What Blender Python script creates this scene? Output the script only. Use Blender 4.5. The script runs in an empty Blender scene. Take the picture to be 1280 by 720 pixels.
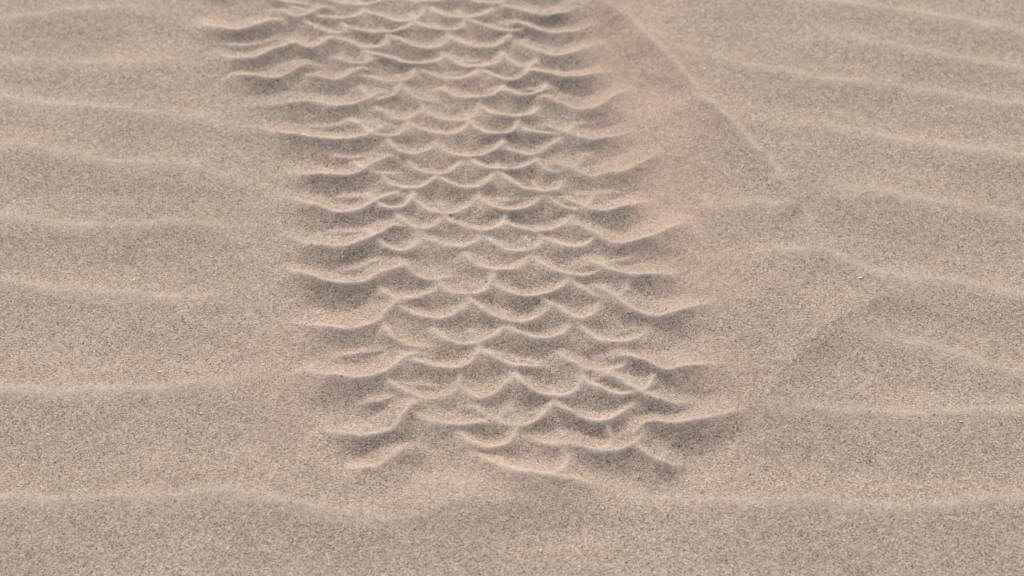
import bpy, math, random
import numpy as np
from mathutils import Vector
rng=np.random.default_rng(7); random.seed(41)

# ---------------------------------------------------------------- camera / survey helper
PITCH=math.radians(38); F=2637.0; DIST=1.52
H=DIST*math.sin(PITCH); CY=-DIST*math.cos(PITCH)
def G(p):
    """survey coordinate -> metres on the ground plane"""
    x=(p[0]-640)/F; v=(360-p[1])/F
    dz=-math.sin(PITCH)+v*math.cos(PITCH)
    t=H/-dz
    return (t*x, CY+t*(math.cos(PITCH)+v*math.sin(PITCH)))

# ---------------------------------------------------------------- non-uniform grid (fine in the middle, out to horizon)
ST=0.00125
def axis(a,b):
    core=np.arange(a,b,ST)
    out=[];s=ST;x=core[-1]
    while x<400: s*=1.12; x+=s; out.append(x)
    neg=[];s=ST;x=core[0]
    while x>-400: s*=1.12; x-=s; neg.append(x)
    return np.array(neg[::-1]+list(core)+out)
XS=axis(-0.60,0.60); YS=axis(-0.40,0.72)
NX,NY=len(XS),len(YS)
X,Y=np.meshgrid(XS,YS)   # [iy,ix]

def vnoise(x,y,seed):
    r=np.random.default_rng(seed).random((256,256)).astype(np.float32)
    xi=np.floor(x).astype(np.int64); yi=np.floor(y).astype(np.int64)
    fx=x-xi; fy=y-yi
    fx=fx*fx*fx*(fx*(fx*6-15)+10); fy=fy*fy*fy*(fy*(fy*6-15)+10)
    a=r[yi%256,xi%256]; b=r[yi%256,(xi+1)%256]; c=r[(yi+1)%256,xi%256]; d=r[(yi+1)%256,(xi+1)%256]
    return (a*(1-fx)+b*fx)*(1-fy)+(c*(1-fx)+d*fx)*fy*1.0-0.5
def fbm(x,y,sc,seed,oct=3):
    s=0;a=1
    for o in range(oct):
        s=s+a*vnoise(x*sc*(2**o)+17.3*o,y*sc*(2**o)+5.1*o,seed+o); a*=0.5
    return s

# wavering of all lines
WX=X+0.0048*fbm(X,Y,36,11,3)
WY=Y+0.0050*fbm(X,Y,32,21,3)

def spline(pts,n):
    P=[np.array(p,float) for p in pts]
    if len(P)==2: P=[P[0],(P[0]+P[1])/2,P[1]]
    P=[2*P[0]-P[1]]+P+[2*P[-1]-P[-2]]
    out=[]
    for i in range(1,len(P)-2):
        for k in range(n):
            t=k/n
            out.append(0.5*((2*P[i])+(-P[i-1]+P[i+1])*t+(2*P[i-1]-5*P[i]+4*P[i+1]-P[i+2])*t*t+(-P[i-1]+3*P[i]-3*P[i+1]+P[i+2])*t**3))
    out.append(P[-2]); return np.array(out)

def splat(field,crest,pts,A,Ln,Lf,e0=0.0,e1=0.0,taper=0.22,cw=0.004,pw=1.7,pf=1.5,cA=1.0,n=6):
    c=np.array([G(p) for p in spline(pts,n)])
    m=max(Ln,Lf)+0.006
    x0,x1=c[:,0].min()-m,c[:,0].max()+m; y0,y1=c[:,1].min()-m,c[:,1].max()+m
    ix0,ix1=np.searchsorted(XS,[x0,x1]); iy0,iy1=np.searchsorted(YS,[y0,y1])
    if ix1-ix0<2 or iy1-iy0<2: return
    px=WX[iy0:iy1,ix0:ix1]; py=WY[iy0:iy1,ix0:ix1]
    best=np.full(px.shape,1e9); sgn=np.zeros(px.shape); par=np.zeros(px.shape)
    seg=np.hypot(*(c[1:]-c[:-1]).T); L=np.concatenate([[0],np.cumsum(seg)]); 
    for i in range(len(c)-1):
        ax,ay=c[i]; bx,by=c[i+1]; dx,dy=bx-ax,by-ay; l2=dx*dx+dy*dy+1e-12
        t=np.clip(((px-ax)*dx+(py-ay)*dy)/l2,0,1)
        ex=px-(ax+t*dx); ey=py-(ay+t*dy); d=ex*ex+ey*ey
        k=d<best
        best[k]=d[k]; cr=dx*ey-dy*ex
        sgn[k]=(cr/math.sqrt(l2))[k]; par[k]=((L[i]+t*seg[i])/L[-1])[k]
    d=np.sqrt(best)
    near=np.clip(1-d/Ln,0,1)**pw; far=np.clip(1-d/Lf,0,1)**pf
    w=np.clip(sgn/np.maximum(d,1e-6)*0.5+0.5,0,1)
    prof=near*(1-w)+far*w
    a0=e0+(1-e0)*np.clip(par/taper,0,1)**0.8; a1=e1+(1-e1)*np.clip((1-par)/taper,0,1)**0.8
    am=A*np.minimum(a0,a1)
    v=prof*am
    sl=(slice(iy0,iy1),slice(ix0,ix1))
    k=0.0011; a=field[sl]; h=np.clip(0.5+0.5*(v-a)/k,0,1)
    field[sl]=np.where(v>1e-6,a*(1-h)+v*h+k*h*(1-h)*np.clip(v/k,0,1),a)
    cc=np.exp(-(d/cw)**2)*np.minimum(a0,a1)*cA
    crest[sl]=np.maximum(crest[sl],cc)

track=np.zeros_like(X); rip=np.zeros_like(X); crest=np.zeros_like(X); crest2=np.zeros_like(X)

# ---------------------------------------------------------------- wind ripples
R=[
 [(-500,20),(-200,32),(0,25),(130,12),(262,20)],
 [(-600,60),(-200,70),(0,78),(120,80),(200,80),(285,84)],
 [(-600,130),(-200,115),(0,124),(110,136),(250,152),(345,164)],
 [(-600,190),(-200,175),(0,182),(100,200),(220,212),(335,232)],
 [(-600,270),(-200,265),(0,272),(110,284),(240,282),(350,296)],
 [(-600,340),(-200,335),(0,352),(110,368),(230,371),(345,362)],
 [(-600,500),(-200,492),(0,488),(120,491),(270,480),(372,463)],
 [(-600,640),(-200,618),(0,626),(150,625),(300,624),(400,640),(490,656),(560,640),(610,622)],
 [(-500,780),(0,800),(400,770),(800,790),(1300,770),(1900,790)],
 [(900,-20),(1000,2),(1130,18),(1280,45),(1500,60),(1900,66)],
 [(790,35),(860,78),(1000,98),(1130,115),(1280,136),(1500,160),(1900,170)],
 [(970,52),(1060,52),(1160,68),(1280,92),(1500,110),(1900,118)],
 [(930,176),(965,166),(1050,168),(1160,185),(1280,200),(1500,220),(1900,230)],
 [(985,250),(1080,244),(1180,256),(1280,278),(1500,300),(1900,310)],
 [(870,330),(960,320),(1040,326),(1110,346),(1200,358),(1280,372),(1500,392),(1900,410)],
 [(1020,426),(1050,418),(1110,428),(1200,446),(1280,470),(1500,480),(1900,478)],
 [(900,500),(960,508),(1060,520),(1160,522),(1280,520),(1500,540),(1900,560)],
 [(760,600),(830,628),(1000,631),(1150,637),(1280,624),(1500,640),(1900,650)],
 [(870,262),(930,258),(1000,268)],
]
for r in R:
    splat(rip,crest,r,0.0032,0.078,0.055,0,0.0,0.14,0.0075,pw=1.7,pf=2.0,cA=0.5)

# ---------------------------------------------------------------- tyre imprint: long shoulder lobes
LL=[
 [(238,28),(290,42),(345,28)],[(262,64),(310,74),(366,56)],[(285,92),(330,100),(378,84)],
 [(305,131),(345,126),(385,128),(430,134),(474,118)],[(310,158),(370,170),(430,177),(476,160)],
 [(355,208),(400,221),(446,219),(486,198)],[(345,242),(395,262),(445,266),(492,246)],
 [(350,292),(392,309),(440,312),(492,288)],[(352,332),(395,353),(450,358),(500,338)],
 [(358,398),(408,413),(458,410),(499,382)],[(368,460),(418,476),(470,472),(514,444)],
 [(392,542),(435,551),(485,545),(520,508)],[(430,588),(470,592),(502,570)],
 [(330,6),(372,24),(405,12)],[(350,46),(385,62),(412,50)],[(372,86),(415,101),(452,88)],
]
LL2=[[(400,286),(440,293),(478,276)],[(410,238),(450,243),(480,228)],[(420,333),(455,335),(480,323)],
 [(395,184),(440,195),(470,184)],[(400,445),(455,440),(492,430)],[(440,502),(480,502),(505,486)],
 [(255,48),(300,55),(350,44)],[(375,150),(420,154),(465,146)]]
RL=[
 [(632,12),(680,22),(742,6)],[(645,34),(695,44),(748,28)],[(655,58),(700,70),(756,52)],
 [(668,90),(715,100),(768,85)],[(682,126),(738,138),(795,110)],[(688,160),(738,178),(795,162)],
 [(696,206),(750,221),(828,195)],[(708,252),(760,268),(814,250)],[(722,286),(782,309),(870,278)],
 [(736,332),(790,351),(856,340)],[(752,366),(800,396),(850,391),(902,377)],[(780,450),(840,465),(912,450)],
 [(760,474),(815,500),(875,501)],[(798,545),(815,532),(862,531),(932,509)],[(793,562),(828,582),(860,578)],
]
RL2=[[(705,234),(740,241),(780,234)],[(735,316),(770,327),(810,320)],[(768,414),(805,408),(835,398)],[(690,146),(720,153),(760,144)]]
for p in LL: splat(track,crest2,p,0.0088,0.028,0.028,0.0,0.95,0.35,0.0030)
for p in LL2: splat(track,crest2,p,0.0045,0.015,0.022,0.0,0.5,0.4,0.0022,cA=.6)
for p in RL: splat(track,crest2,p,0.0088,0.028,0.028,0.95,0.0,0.40,0.0030)
for p in RL2: splat(track,crest2,p,0.0045,0.015,0.022,0.5,0.0,0.4,0.0022,cA=.6)

# ---------------------------------------------------------------- tyre imprint: small centre scales
def lerp(tab,y): 
    t=np.array(tab,float); return float(np.interp(y,t[:,0],t[:,1]))
LB=[(-300,250),(0,360),(20,385),(60,425),(100,458),(150,470),(215,482),(290,490),(350,495),(405,497),(460,510),(520,520),(600,545)]
RB=[(-300,500),(0,622),(20,632),(60,655),(95,670),(150,690),(215,700),(270,715),(330,740),(370,756),(400,768),(455,782),(500,792),(560,808),(600,815)]
def U(u,yy):
    l,r_=lerp(LB,yy),lerp(RB,yy); return (l+(r_-l)*u,yy)
y=590; r=0
rowsp=lambda y: 29.5*((y+1800)/(400+1800))**2.3
while y>-250:
    sp=rowsp(y); k=sp/27
    edges=[0.0,0.34,0.67,1.0] if r%2==0 else [-0.10,0.17,0.50,0.83,1.10]
    ed=[e+random.uniform(-.055,.055) for e in edges]
    lift=[random.uniform(-5,5)*k for _ in ed]
    for i in range(len(ed)-1):
        if y>555 and i in (0,len(ed)-2): continue
        u0,u1=ed[i],ed[i+1]; w=u1-u0
        yc=y+random.uniform(-3,3)*k
        dep=sp*random.uniform(0.62,0.85)
        sk=random.uniform(-8,8)*k
        q=random.uniform(2.1,3.0)
        pts=[]
        for t in (0,.06,.16,.32,.5,.68,.84,.94,1):
            s=(1-(abs(2*t-1))**q)
            yy=yc+dep*(s-0.75)+lift[i]*(1-t)+lift[i+1]*t+sk*(t-.5)
            pts.append(U(u0+w*t,yy))
        if random.random()<.08: pts=pts[:6]
        splat(track,crest2,pts,random.uniform(0.0060,0.0086),0.024,0.019,0.75,0.75,0.25,0.0029,n=3,pw=1.7)
        # low wall joining this scale to the one behind it
        if len(pts)==9 and i<len(ed)-2 and random.random()<.85:
            yl=yc-0.72*dep+lift[i+1]
            j=random.uniform(-.02,.02)
            splat(track,crest2,[U(u1,yl+2*k),U(u1+j,yl-sp*.28),U(u1+2*j,yl-sp*.55)],0.0056,0.013,0.013,0.9,0.9,0.3,0.0024,n=4,pw=1.5,pf=1.5,cA=.8)
        if random.random()<.18:
            q0=pts[2]; q2=pts[-3]; o=-sp*random.uniform(.35,.55)
            splat(track,crest2,[(q0[0],q0[1]+o),((q0[0]+q2[0])/2,(q0[1]+q2[1])/2+o+5*k),(q2[0],q2[1]+o-2*k)],0.004,0.012,0.016,0.1,0.1,0.4,0.0018,cA=.6)
    y-=sp*random.uniform(0.92,1.08); r+=1
for p in [[(580,558),(620,586),(680,602),(732,606)],[(680,550),(730,564),(790,562),(817,530)],[(515,512),(560,532),(610,529),(638,512)]]:
    splat(track,crest2,p,0.0085,0.024,0.028,0.3,0.5,0.3,0.0030)
# continuation of the shoulder lobes beyond the surveyed stretch
y=-22
while y>-260:
    l=lerp(LB,y); r=lerp(RB,y)
    splat(track,crest2,[(l-130,y-6),(l-70,y+8),(l,y-8)],0.0085,0.026,0.032,0,0.85,0.35,0.003)
    splat(track,crest2,[(r,y-8),(r+55,y+8),(r+115,y-6)],0.0085,0.026,0.032,0.85,0,0.35,0.003)
    y-=27*random.uniform(.85,1.15)
vary=np.clip(0.97+0.45*fbm(X,Y,22,131,2),0.65,1.15)
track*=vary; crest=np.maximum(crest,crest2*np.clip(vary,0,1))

# ---------------------------------------------------------------- pushed-up ledge on the right
led=np.zeros_like(X)
LEDGE=[(1060,348),(1028,310),(985,242),(940,190),(870,128),(800,48),(745,-5),(640,-200)]
splat(led,crest,LEDGE,0.0115,0.115,0.042,0.0,0.8,0.25,0.0040,pw=1.2,pf=1.7,cA=.65)
splat(led,crest,[(950,520),(975,470),(1030,420),(1080,385),(1150,360)],0.0050,0.07,0.05,0,0,0.3,0.001,pw=1.6,pf=1.6,cA=0)

# ---------------------------------------------------------------- masks in ground space
EL=[(-260,120),(0,235),(20,245),(100,285),(180,335),(260,350),(410,360),(470,368),(560,388),(600,430),(620,470)]
ER=[(-260,640),(0,742),(80,765),(130,795),(200,826),(290,866),(380,892),(460,908),(540,932),(590,900),(620,860)]
eL=np.array([G((x,y)) for y,x in EL]); eR=np.array([G((x,y)) for y,x in ER])
def edge(e):
    o=np.argsort(e[:,1]); return np.interp(WY,e[o,1],e[o,0])
xl,xr=edge(eL),edge(eR)
def ss(a,b,x):
    t=np.clip((x-a)/(b-a),0,1); return t*t*(3-2*t)
yb=G((640,625))[1]; yt=G((640,-255))[1]
inside=ss(-0.015,0.03,X-xl)*ss(-0.015,0.03,xr-X)*ss(yb-0.01,yb+0.035,Y)*(1-ss(yt-0.03,yt+0.03,Y))
core=(np.abs(X)<0.62)&(Y>-0.42)&(Y<0.74)
ph=(Y+0.12*X+0.03*fbm(X,Y,3.0,61,3)+0.5*fbm(X,Y,0.25,71,2))/0.105
fr=ph-np.floor(ph); sawt=np.where(fr<0.35,1-(fr/0.35),((fr-0.35)/0.65)**1.3)
sawt=np.clip(sawt,0,1)**1.4*0.0035
far=np.clip(ss(0.50,0.66,np.abs(X))+ss(0.48,0.70,Y)*(1-inside)+ss(0.33,0.45,-Y),0,1)
scale_fade=np.exp(-np.maximum(np.hypot(X,Y)-2.5,0)/2.0)
dunes=0.5*fbm(X,Y,0.05,91,3)*ss(3,25,np.hypot(X,Y))+0.010*fbm(X,Y,1.2,95,2)

rr=rip*(1-0.85*inside)*(1-far)+sawt*far*scale_fade
micro=0.0007*fbm(X,Y,60,31,4)*np.exp(-np.maximum(np.hypot(X,Y)-1,0))
broad=0.003*fbm(X,Y,7,41,3)*np.exp(-np.maximum(np.hypot(X,Y)-3,0)/3)
Z=rr+track-0.0045*inside+led*(1-inside)+micro+broad+dunes
def bump(px,py,rx,ry,a):
    g=G((px,py)); return a*np.exp(-((WX-g[0])/rx)**2-((WY-g[1])/ry)**2)
Z+=bump(600,625,0.05,0.028,0.004)+bump(700,668,0.05,0.02,-0.003)+bump(980,380,0.05,0.06,0.005)+bump(830,200,0.03,0.12,0.005)
for _ in range(2):
    Zc=Z.copy()
    Zc[1:-1,1:-1]=(Z[1:-1,1:-1]*4+Z[:-2,1:-1]+Z[2:,1:-1]+Z[1:-1,:-2]+Z[1:-1,2:])/8
    Z=np.where(core,Zc,Z)

# pink fine sand pushed up beside the tyre (real colour difference)
pink=np.zeros_like(X)
for (px,py,rx,ry,a) in [(790,150,0.035,0.10,1),(835,250,0.03,0.09,1),(770,60,0.04,0.09,.9),(870,350,0.03,0.06,.7),(560,120,0.05,0.09,.35),(460,470,.1,.1,.25),(600,590,.08,.05,.3),(890,470,.03,.06,.4),(850,130,.04,.08,.6)]:
    pink=np.maximum(pink,bump(px,py,rx,ry,a))
pink=np.clip(pink*(0.8+0.9*fbm(X,Y,25,51,3)),0,1)

gy=np.gradient(Z,YS,axis=0); gx=np.gradient(Z,XS,axis=1)
N=np.stack([-gx,-gy,np.ones_like(Z)],-1); N/=np.linalg.norm(N,axis=-1,keepdims=True)

# ---------------------------------------------------------------- build meshes
fm=(inside>0.02)[:-1,:-1]
idx=np.arange(NX*NY).reshape(NY,NX)
quads=np.stack([idx[:-1,:-1],idx[:-1,1:],idx[1:,1:],idx[1:,:-1]],-1)
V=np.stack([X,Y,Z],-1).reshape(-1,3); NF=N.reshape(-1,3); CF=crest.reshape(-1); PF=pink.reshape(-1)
def build(name,q,mat):
    used,inv=np.unique(q.reshape(-1),return_inverse=True)
    me=bpy.data.meshes.new(name)
    me.vertices.add(len(used)); me.vertices.foreach_set('co',V[used].astype(np.float32).ravel())
    n=len(q); me.loops.add(n*4); me.loops.foreach_set('vertex_index',inv.astype(np.int32).ravel())
    me.polygons.add(n); me.polygons.foreach_set('loop_start',np.arange(0,n*4,4,dtype=np.int32))
    me.polygons.foreach_set('loop_total',np.full(n,4,dtype=np.int32))
    me.update(calc_edges=True)
    me.polygons.foreach_set('use_smooth',np.ones(n,dtype=bool))
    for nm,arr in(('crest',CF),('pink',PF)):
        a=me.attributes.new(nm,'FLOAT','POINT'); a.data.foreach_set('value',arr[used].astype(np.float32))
    me.normals_split_custom_set_from_vertices(NF[used].astype(np.float32))
    me.materials.append(mat)
    o=bpy.data.objects.new(name,me); bpy.context.collection.objects.link(o); return o

# ---------------------------------------------------------------- sand material
mat=bpy.data.materials.new('sand'); mat.use_nodes=True
nt=mat.node_tree; nd=nt.nodes; lk=nt.links; nd.clear()
def new(t,**k):
    n=nd.new(t)
    for a,b in k.items(): setattr(n,a,b)
    return n
out=new('ShaderNodeOutputMaterial'); bs=new('ShaderNodeBsdfPrincipled'); lk.new(bs.outputs[0],out.inputs[0])
bs.inputs['Roughness'].default_value=0.9; bs.inputs['Specular IOR Level'].default_value=0.15
tc=new('ShaderNodeTexCoord'); obj=tc.outputs['Object']
def vor(scale,feat='F1'):
    v=new('ShaderNodeTexVoronoi',feature=feat,voronoi_dimensions='2D'); v.inputs['Scale'].default_value=scale; lk.new(obj,v.inputs['Vector']); return v
def noise(scale,det=3):
    v=new('ShaderNodeTexNoise',noise_dimensions='2D'); v.inputs['Scale'].default_value=scale; v.inputs['Detail'].default_value=det; lk.new(obj,v.inputs['Vector']); return v
def mix(a,b,f,mode='MIX'):
    m=new('ShaderNodeMix',data_type='RGBA',blend_type=mode)
    for s,v in((m.inputs[6],a),(m.inputs[7],b),(m.inputs[0],f)):
        if hasattr(v,'is_output'): lk.new(v,s)
        else: s.default_value=v
    return m.outputs[2]
def mul(a,b,op='MULTIPLY',clamp=False):
    m=new('ShaderNodeMath',operation=op,use_clamp=clamp)
    for s,v in((m.inputs[0],a),(m.inputs[1],b)):
        if hasattr(v,'is_output'): lk.new(v,s)
        else: s.default_value=v
    return m.outputs[0]
def ramp(fac,els,g=1.0):
    r=new('ShaderNodeValToRGB'); e=r.color_ramp.elements
    while len(e)<len(els): e.new(0.5)
    for i,(p,c) in enumerate(els): e[i].position=p; e[i].color=(c[0]*g,c[1]*g*.99,c[2]*g*.975,1)
    r.color_ramp.interpolation='CONSTANT'; lk.new(fac,r.inputs[0]); return r.outputs[0]
def sep(c):
    s=new('ShaderNodeSeparateColor'); lk.new(c,s.inputs[0]); return s.outputs
g1=vor(1450); s1=sep(g1.outputs['Color'])
grain=ramp(s1[0],[(0,(.13,.103,.083)),(.10,(.29,.233,.187)),(.30,(.39,.318,.257)),(.52,(.455,.373,.302)),(.72,(.52,.433,.355)),(.87,(.50,.35,.25)),(.93,(.67,.595,.51))],0.98)
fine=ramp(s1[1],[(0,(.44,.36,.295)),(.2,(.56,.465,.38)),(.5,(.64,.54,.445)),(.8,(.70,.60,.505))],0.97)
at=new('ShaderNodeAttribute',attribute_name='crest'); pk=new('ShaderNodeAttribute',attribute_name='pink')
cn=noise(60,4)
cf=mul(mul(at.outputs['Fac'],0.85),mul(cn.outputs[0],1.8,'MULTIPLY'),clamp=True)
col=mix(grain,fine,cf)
pf=mul(pk.outputs['Fac'],0.6)
pinkg=ramp(s1[2],[(0,(.38,.255,.195)),(.25,(.54,.39,.305)),(.6,(.62,.46,.365))],0.97)
col=mix(col,pinkg,pf)
g2=vor(750); s2=sep(g2.outputs['Color'])
dk=mul(mul(s2[0],0.94,'GREATER_THAN'),mul(g2.outputs['Distance'],0.36,'LESS_THAN'))
col=mix(col,(.08,.068,.06,1),mul(dk,0.6))
big=noise(9,4); mr=new('ShaderNodeMapRange'); lk.new(big.outputs[0],mr.inputs[0]); mr.inputs[1].default_value=.3; mr.inputs[2].default_value=.7; mr.inputs[3].default_value=.94; mr.inputs[4].default_value=1.05
cmb=new('ShaderNodeCombineColor'); 
for i in range(3): lk.new(mr.outputs[0],cmb.inputs[i])
col=mix(col,cmb.outputs[0],1.0,'MULTIPLY')
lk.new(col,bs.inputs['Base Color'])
b1=new('ShaderNodeBump'); b1.inputs['Strength'].default_value=0.45; b1.inputs['Distance'].default_value=0.00045
lk.new(mul(1.0,g1.outputs['Distance'],'SUBTRACT'),b1.inputs['Height'])
lk.new(b1.outputs[0],bs.inputs['Normal'])

build('sand',quads[~fm],mat)
build('tire_track',quads[fm],mat)

# ---------------------------------------------------------------- shell fragments
def hz(x,y):
    ix=np.clip(np.searchsorted(XS,x),0,NX-1); iy=np.clip(np.searchsorted(YS,y),0,NY-1); return Z[iy,ix]
def chips(name,places,color):
    m=bpy.data.materials.new(name); m.use_nodes=True; b=m.node_tree.nodes['Principled BSDF']
    n=m.node_tree.nodes.new('ShaderNodeTexNoise'); n.inputs['Scale'].default_value=900
    r=m.node_tree.nodes.new('ShaderNodeValToRGB'); r.color_ramp.elements[0].color=(*[c*.75 for c in color],1); r.color_ramp.elements[1].color=(*color,1)
    m.node_tree.links.new(n.outputs[0],r.inputs[0]); m.node_tree.links.new(r.outputs[0],b.inputs['Base Color']); b.inputs['Roughness'].default_value=.6
    vs=[];fs=[]
    for (px,py,s) in places:
        x,y=G((px,py)); z=hz(x,y); k=len(vs); n=6; a0=random.random()*6
        for l,(rs,hh) in enumerate(((1,.0),(.75,.55))):
            for i in range(n):
                a=a0+i*2*math.pi/n; rr_=s*rs*random.uniform(.6,1.15)
                vs.append((x+rr_*math.cos(a)*1.4,y+rr_*math.sin(a)*.8,z+s*hh*random.uniform(.6,1.1)-s*.1))
        fs.append([k+n+i for i in range(n)])
        for i in range(n): fs.append([k+i,k+(i+1)%n,k+n+(i+1)%n,k+n+i])
    me=bpy.data.meshes.new(name); me.from_pydata(vs,[],fs); me.materials.append(m)
    o=bpy.data.objects.new(name,me); bpy.context.collection.objects.link(o)
chips('shell_fragments',[(880,100,.0018),(200,465,.0016),(251,519,.0016),(1075,352,.0014),(1200,532,.0012),(905,60,.0011),(655,255,.0009),(60,640,.001),(1010,610,.001)]+[(random.uniform(0,1280),random.uniform(0,720),random.uniform(.0004,.0007)) for _ in range(70)],(.85,.82,.78))
chips('dark_grit',[(random.uniform(-100,1380),random.uniform(-50,760),random.uniform(.0003,.0008)) for _ in range(320)],(.06,.05,.045))

# ---------------------------------------------------------------- light
AZ=-10; EL_=44
w=bpy.data.worlds.new('World'); bpy.context.scene.world=w; w.use_nodes=True
sk=w.node_tree.nodes.new('ShaderNodeTexSky'); sk.sky_type='NISHITA'; sk.sun_disc=False
sk.sun_elevation=math.radians(EL_); sk.sun_rotation=math.radians(AZ); sk.air_density=0.9; sk.dust_density=6.0; sk.ozone_density=1
w.node_tree.links.new(sk.outputs[0],w.node_tree.nodes['Background'].inputs[0]); w.node_tree.nodes['Background'].inputs[1].default_value=0.12
sd=bpy.data.lights.new('sun','SUN'); sd.energy=2.35; sd.angle=math.radians(38); sd.color=(1,.945,.88)
so=bpy.data.objects.new('sun',sd); bpy.context.collection.objects.link(so)
a=math.radians(AZ); e=math.radians(EL_)
dirv=Vector((math.sin(a)*math.cos(e),math.cos(a)*math.cos(e),math.sin(e)))
so.rotation_euler=dirv.to_track_quat('Z','Y').to_euler(); so.location=dirv*5

cd=bpy.data.cameras.new('camera'); cam=bpy.data.objects.new('camera',cd); bpy.context.collection.objects.link(cam)
cam.location=(0,CY,H); cam.rotation_euler=(math.radians(90)-PITCH,0,0)
cd.sensor_width=36; cd.lens=F/1280*36; cd.clip_start=0.05; cd.clip_end=2000
cd.dof.use_dof=True; cd.dof.focus_distance=1.45; cd.dof.aperture_fstop=9
bpy.context.scene.camera=cam
vs_=bpy.context.scene.view_settings; vs_.view_transform='Standard'; vs_.look='None'; vs_.exposure=0
